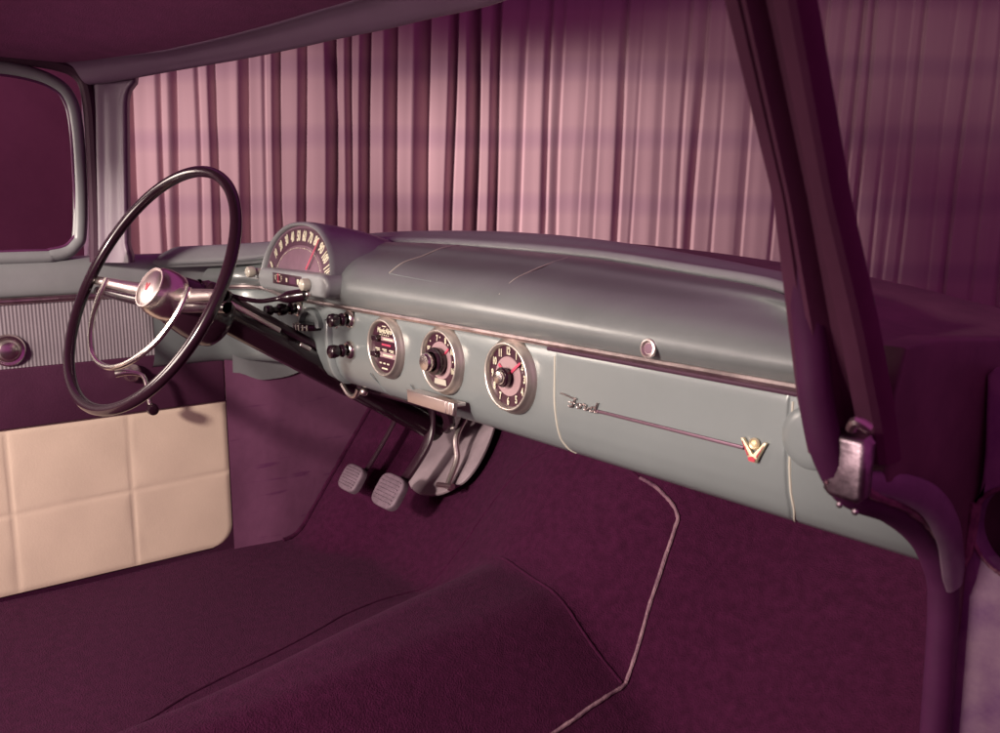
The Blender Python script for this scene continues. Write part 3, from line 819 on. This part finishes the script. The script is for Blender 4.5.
for i in range(nr*4+1):
    y = y0+(y1-.025-y0)*i/(nr*4); dd = (0, .0009, .0012, .0009)[i % 4]
    rows.append([Vector((-.7225+dd, y, .509)), Vector((-.7215+dd, y, .55)), Vector((-.7225+dd, y, .631))])
m.grid(rows).build('ribbed_panel', 'ribbed', door, ang=70)
m = MB(); m.tube([(-.720, y0, .633), (-.720, .30, .634), (-.720, .62, .636), (-.718, .675, .637)], .0055, 10, flat=1.2); m.build('door_trim_strip', 'trimstrip', door)
m = MB(); rows = []
for i in range(30):
    y = y0+(y1-.01-y0)*i/29
    up_ = smooth(.40, .50, y)
    rows.append([Vector(p) for p in [(q.x, y, q.y) for q in catmull([(-.728, .638, 0), (-.718, .646, 0), (-.717, .670, 0), (-.722, .692, 0), (-.735, .706, 0), (-.752, .711, 0), (-.775, .711, 0)], 4)]])
m.grid(rows).build('door_cap', 'garnish', door, ang=50)
# window frame
fr = [(y0, 1.050), (.0, 1.049), (.25, 1.047), (.345, 1.044), (.400, 1.028), (.424, 1.000), (.432, .95), (.433, .85), (.428, .765), (.418, .735), (.38, .716), (.25, .713), (y0, .713)]
P = catmull([Vector((-.735+.02*smooth(.72, 1.05, z)*1., y, z)) for y, z in fr], 8)
m = MB(); m.tube(P, .0128, 16, up=(0, 1, 0)); m.build('window_frame', 'garnish', door, ang=60)
m = MB(); m.tube([p+Vector((.004, 0, 0))+(Vector((0, .33, .88))-Vector((0, p.y, p.z))).normalized()*.0110 for p in P if p.y > -.3], .0035, 8); m.build('glass_channel', 'rubber', door, ang=60)
# round handle boss
hb = MB().lathe([(.030, 0), (.030, .004), (.027, .008), (.022, .007), (.020, .010), (.016, .016), (.010, .018), (0, .0185)], (-.722, .284, .544), X, 40).build('handle_rose', 'chrome', door)
# window crank
crank = MB().lathe([(.017, -.006), (.018, .012), (.014, .018), (0, .020)], (-.722, .498, .478), X, 28).build('window_crank', 'chrome', door)
m = MB(); m.tube(catmull([(-.702, .465, .482), (-.695, .480, .484), (-.690, .502, .480), (-.684, .513, .470), (-.680, .516, .445), (-.677, .518, .418)], 8),
                 [.009-.0042*smooth(0, .5, i/40) for i in range(41)], 12); m.build('crank_arm', 'chrome', crank)
MB().lathe([(.006, -.012), (.0105, -.006), (.0120, .004), (.010, .012), (0, .015)], (-.672, .520, .409), (1, 0, -.15), 24).build('crank_knob', 'black', crank)

# --- left windshield pillar, header, roof -----------------------------------------------
HB = [(-.70, 1.028), (-.63, 1.034), (-.56, 1.041), (-.47, 1.047), (-.29, 1.0545), (-.146, 1.058), (.09, 1.050), (.30, 1.030), (.50, 1.03), (.70, 1.03)]
def hy(x): return .69-.48*x*x if abs(x) < .7 else .69-.48*x*x
m = MB(); rows = []
for i in range(71):
    x = -.70+1.42*i/70
    yb, zb = hy(x), sm(HB, x)
    th = interp([(-.7, .034), (-.5, .020), (-.3, .024), (0, .030), (.7, .03)], x)
    pr = [(yb+.02, zb+.012), (yb+.006, zb), (yb-.003, zb), (yb-.010, zb+.005), (yb-.016, zb+.35*th+.002), (yb-.024, zb+.8*th), (yb-.034, zb+th), (yb-.045, zb+th+.004), (yb-.045, zb+th+.02)]
    rows.append([Vector((x, q.x, q.y)) for q in catmull([(a, b, 0) for a, b in pr], 4)])
m.grid(rows).build('windshield_header', 'header', car, ang=50)
m = MB(); rows = []
for i in range(31):
    z = .700+.372*i/30
    q_ = max(0, min(.99, (z-.992)/.044)); fl_ = .015*(1-math.sqrt(1-q_*q_))+.006*(1-smooth(.705, .735, z))
    yr = .459
    lean = (z-.88)*.06
    w = .040+fl_
    pr = [(-.80, yr-.002), (-.715, yr-.004), (-.704, yr-.003), (-.700, yr), (-.697, yr+.004), (-.692, yr+.012), (-.686, yr+.45*w), (-.676+.9*fl_, yr+.8*w), (-.668+1.25*fl_, yr+w), (-.672+1.25*fl_, yr+w+.008), (-.70+1.2*fl_, yr+w+.02)]
    rows.append([Vector((q.x, q.y+lean, z)) for q in catmull([(a, b, 0) for a, b in pr], 4)])
m.grid(rows).build('windshield_pillar', 'header', car, ang=50)
# door seal in the gap between window frame and pillar
m = MB(); m.tube(catmull([(-.712, .30, 1.068), (-.712, .40, 1.062), (-.712, .443, 1.045), (-.711, .456, 1.0), (-.712, .456, .90), (-.712, .452, .78), (-.712, .447, .70)], 8), .012, 10); m.build('door_seal', 'under', car)
# roof: headlining, unseen outer skin; crown and rear edge shaped to cut the key lamp
m = MB(); rows = []
for i in range(41):
    x = -.74+1.44*i/40
    row = []
    zb = sm(HB, x)
    th = interp([(-.7, .034), (-.5, .020), (-.3, .024), (0, .030), (.7, .03)], x)
    yh = hy(x)-.043
    for j in range(21):
        t = j/20; y = yh+(-.50-yh)*t
        edge = smooth(.45, .74, abs(x))
        zc = zb+th+.004+.055*smooth(0, .35, t)*(1-edge)-.004*edge-.085*smooth(.55, 1., t)*(1-edge)-.03*edge*smooth(.6, 1, t)
        row.append(Vector((x, y, zc)))
    rows.append(row)
m.grid(rows); roof = m.build('roof', 'headliner', car, ang=60)
m = MB(); rows = []
for i in range(41):
    x = -.75+1.46*i/40; row = []
    yh = hy(max(-.69, min(.69, x)))-.02
    for j in range(21):
        t = j/20; y = yh+(-.50-yh)*t
        row.append(Vector((x, y, 1.112+.17*smooth(0, .45, t)*(1-smooth(.45, .78, abs(x))**1.5)-.02*t)))
    rows.append(row)
back = [Vector((q[-1].x, -.50, 1.03)) for q in rows]  # rear edge dropped to cut the key lamp's beam
rows = [r+[b] for r, b in zip(rows, back)]
m.grid(rows).build('roof_skin_blocker', 'hood', roof, ang=60)

# --- right windshield pillar: ridged post leaning back, dog leg and hinge post ----------------
AX = [(.930, .470), (.807, .532), (.72, .557), (.66, .575), (.60, .60)]
AXr = [(.930, .464), (.807, .518), (.72, .566), (.643, .603), (.60, .618)]
m = MB(); rows = []
for i in range(45):
    z = 1.10-.485*i/44
    ya = .470-(z-.93)*.45 if z > .93 else interp(sorted(AX), z)
    yb = .464-(z-.93)*.42 if z > .93 else interp(sorted(AXr), z)
    xa = .742; xb = .798
    sec = [(0, .03), (0, .02), (.0, .004), (.06, .0), (.24, -.001), (.28, .004), (.33, -.004), (.40, -.005), (.46, .003), (.50, .010), (.62, .011), (.66, .005), (.72, -.002), (.92, -.003), (.985, .001), (1.0, .008), (1.0, .018), (.95, .03)]
    k_ = smooth(1.05, .75, z)
    rows.append([Vector((xa+(xb-xa)*u, ya+(yb-ya)*u+(d*(.5+.6*(1-k_) if False else .9)), z)) for u, d in sec])
m.grid(rows).build('windshield_pillar', 'body_dark', car, ang=30)
# dog leg and lower jamb: rubber windlace along the opening
edge = [(.736, .40, 1.10), (.740, .481, .932), (.745, .537, .807), (.75, .561, .714), (.755, .566, .663), (.762, .571, .626), (.767, .587, .596), (.77, .607, .58), (.772, .653, .561), (.774, .701, .531), (.778, .729, .497), (.781, .740, .46), (.783, .742, .36), (.784, .742, .24), (.784, .740, .06)]
E_ = catmull(edge, 8)
m = MB(); m.tube([p+Vector((.006, .006, .006)) for p in E_], .0125, 12); m.build('windlace', 'rubber', car)
m = MB(); P = [p+Vector((.019, .004, .011)) for p in E_[44:84]]
random.seed(3)
m.tube(P, [.0030+.0016*random.random() for _ in P], 8); m.build('sealer_bead', 'seam', car)
# outer flange of the dog leg
band = catmull([(.787, .600, .6015), (.794, .635, .594), (.799, .680, .574), (.799, .714, .543), (.797, .733, .512), (.796, .744, .485)], 8)
m = MB(); m.tube(band, [.009+.006*smooth(0, .6, i/(len(band)-1))-.004*smooth(.85, 1, i/(len(band)-1)) for i in range(len(band))], 14, flat=.4, up=(0, 0, 1)); m.build('dog_leg_flange', 'band', car)
# hinge post with a round-ended hole: rear face towards the camera
def arc(cx, cz, rx, rz, a0, a1, n=14): return [(cx+rx*math.cos(R_(a0+(a1-a0)*i/n)), cz+rz*math.sin(R_(a0+(a1-a0)*i/n))) for i in range(n+1)]
hole = arc(.832, .5375, .0345, .0385, 100, 270, 20)
poly = [(.786, -.10), (.786, .470), (.789, .488), (.7965, .515), (.7985, .549), (.801, .576), (.801, .602), (.797, .665), (.803, .672), (.852, .69), (.852, .578)]+hole+[(.852, .499), (.90, .499), (.90, -.10)]
m = MB(); m.prism(poly, (0, .785, 0), X, Z, -Y, .022, .004).build('hinge_post', 'primer', car, ang=40)
m = MB(); P = catmull([(x, .762, z) for x, z in hole], 3)
m.tube(P, [.0012+.0010*random.random() for _ in P], 8); m.tube(catmull([(.799, .762, .555), (.7975, .762, .530), (.796, .762, .512), (.789, .762, .492)], 5), .005, 8); m.build('hole_lip', 'seam', car)
MB().prism([(.618, .655), (.618, .600), (.64, .590), (.685, .565), (.718, .530), (.752, .49), (.768, .40), (.778, .1), (1.1, .1), (1.1, .655), (.85, .688), (.68, .703), (.632, .70)], (.772, 0, 0), Y, Z, X, .024, .003).build('cowl_side', 'hood', car, ang=40)
MB().box((.87, .87, .52), (.10, .02, .28)).build('fender_inner_wall', 'under', car)
# chrome end block at the foot of the pillar, with screws
m = MB(); m.prism([(.7665, .598), (.772, .5935), (.794, .5925), (.799, .597), (.800, .636), (.796, .641), (.770, .642), (.767, .638)], (0, .590, 0), X, Z, (.12, -.985, -.1), .014, .0045)
foot = m.build('pillar_foot_plate', 'worn_chrome', car, ang=40)
for zz in (.603, .612, .621, .630): MB().sphere((.7725, .5755, zz), .0016, 8, (1, .6, 1)).build('rivet', 'seam', foot)
for p, r in [((.762, .583, .688), .0022), ((.764, .586, .676), .003), ((.764, .5885, .665), .0018), ((.7645, .5895, .656), .0022), ((.784, .575, .589), .0026), ((.792, .583, .584), .0028)]: MB().sphere(p, r, 10, (1, .6, 1)).build('pillar_screw', 'worn_chrome', car)
m = MB(); m.tube(catmull([(.792, .570, .648), (.798, .566, .655), (.804, .572, .650)], 5), .004, 8); m.build('pillar_clip', 'chrome_soft', car)

# --- hood and front fender seen past the pillar --------------------------------------------------
m = MB(); rows = []
# crown line along the car's width at y = 1.2 (height of the hood)
HC = [(-.95, .66), (-.75, .69), (-.45, .725), (-.042, .747), (.133, .739), (.276, .728), (.449, .711), (.543, .696), (.621, .682), (.72, .664), (.80, .645), (.90, .60), (.95, .52)]
for i in range(61):
    x = -.95+1.90*i/60; zc = sm(HC, x); row = []
    for j in range(31):
        y = 1.06+1.55*j/30
        ys_ = 1.06-.27*smooth(.40, .68, abs(x)); y = ys_+(2.61-ys_)*j/30
        row.append(Vector((x, y, zc-.185*max(0, y-1.19)-.12*max(0, 1.2-y)**2-.004)))
    rows.append(row)
m.grid(rows).build('hood', 'hood', car, ang=60, solid=.004)
m = MB(); rows = []
for i in range(25):
    y = .775+.30*i/24
    rows.append([Vector((x, y, z)) for x, z in [(.70, sm(HC, .70)-.02), (.74, .655-.0), (.80, .648), (.86, .632), (.895, .60), (.91, .55), (.912, .40), (.91, .1)]])
m.grid(rows).build('fender', 'hood', car, ang=50)
# cowl between windshield and hood
m = MB(); rows = []
for i in range(61):
    x = -.66+1.32*i/60
    rows.append([Vector((x, gty(x)+.012, sm(GT, x)-.006)), Vector((x, max(gty(x)+.05, .85), min(sm(GT, x)-.012, sm(HC, x)-.012))), Vector((x, 1.075, sm(HC, x)-.016))])
m.grid(rows).build('cowl', 'hood', car, ang=50)
# outer body side below so that the car stands on the floor from any side
m = MB(); m.box((0, .4, -.02), (1.56, 2.4, .12), bev=.03); m.box((0, .4, -.19), (1.1, 1.9, .22), bev=.02); m.build('underbody', 'under', car)

# ------------------------------------------------------------------ light
W = bpy.data.worlds.new('World'); S.world = W; W.use_nodes = True
bg = W.node_tree.nodes['Background']; bg.inputs['Color'].default_value = (1, .19, .72, 1); bg.inputs['Strength'].default_value = .22
def spot(name, loc, tgt, power, col, size, angle, blend):
    l = bpy.data.lights.new(name, 'SPOT'); l.energy = power; l.color = col; l.shadow_soft_size = size; l.spot_size = R_(angle); l.spot_blend = blend
    o = bpy.data.objects.new(name, l); COL.objects.link(o); o.location = loc
    o.rotation_euler = (Vector(tgt)-Vector(loc)).to_track_quat('-Z', 'Y').to_euler(); return o
# photographer's lamp beside the camera, in the open rear of the car
spot('key_lamp', (.45, -1.60, 1.29), (-.36, .75, .46), 300, (1, .85, .74), .11, 52, .25)
# big unseen lamp added behind the car: gives the bright metal something to reflect
def area(name, loc, tgt, power, col, sx, sy, spread):
    l = bpy.data.lights.new(name, 'AREA'); l.shape = 'RECTANGLE'; l.size = sx; l.size_y = sy; l.energy = power; l.color = col; l.spread = R_(spread)
    o = bpy.data.objects.new(name, l); COL.objects.link(o); o.location = loc
    o.rotation_euler = (Vector(tgt)-Vector(loc)).to_track_quat('-Z', 'Y').to_euler(); return o
area('added_fill', (-.10, -1.35, .80), (-.15, .75, .56), 6, (1, .84, .74), 1.0, .6, 70)
# stage lamp raking across the curtain from the left
cl = CAM+Fh*2.6-Rt*4.0+Z*1.1
spot('curtain_lamp', cl, CAM+Fh*CD-Rt*1.2-Z*.15, 800, (1, .80, .74), .10, 39, .8)
cl = CAM+Fh*2.3-Rt*3.9+Z*1.3
spot('curtain_lamp', cl, CAM+Fh*CD+Rt*.44+Z*.14, 1450, (1, .80, .74), .10, 18, .85)
# a smaller added lamp left of the open rear end: streaks in the bright metal
area('added_fill', (-1.75, -1.0, 1.05), (-.40, .50, .62), 1.9, (1, .84, .72), .7, .7, 45)

S.view_settings.view_transform = 'Standard'; S.view_settings.look = 'None'
S.view_settings.exposure = 0; S.view_settings.gamma = 1
S.render.engine = 'CYCLES'
S.cycles.max_bounces = 6; S.cycles.caustics_reflective = False; S.cycles.caustics_refractive = False
S.cycles.sample_clamp_indirect = 3
S.cycles.use_denoising = True
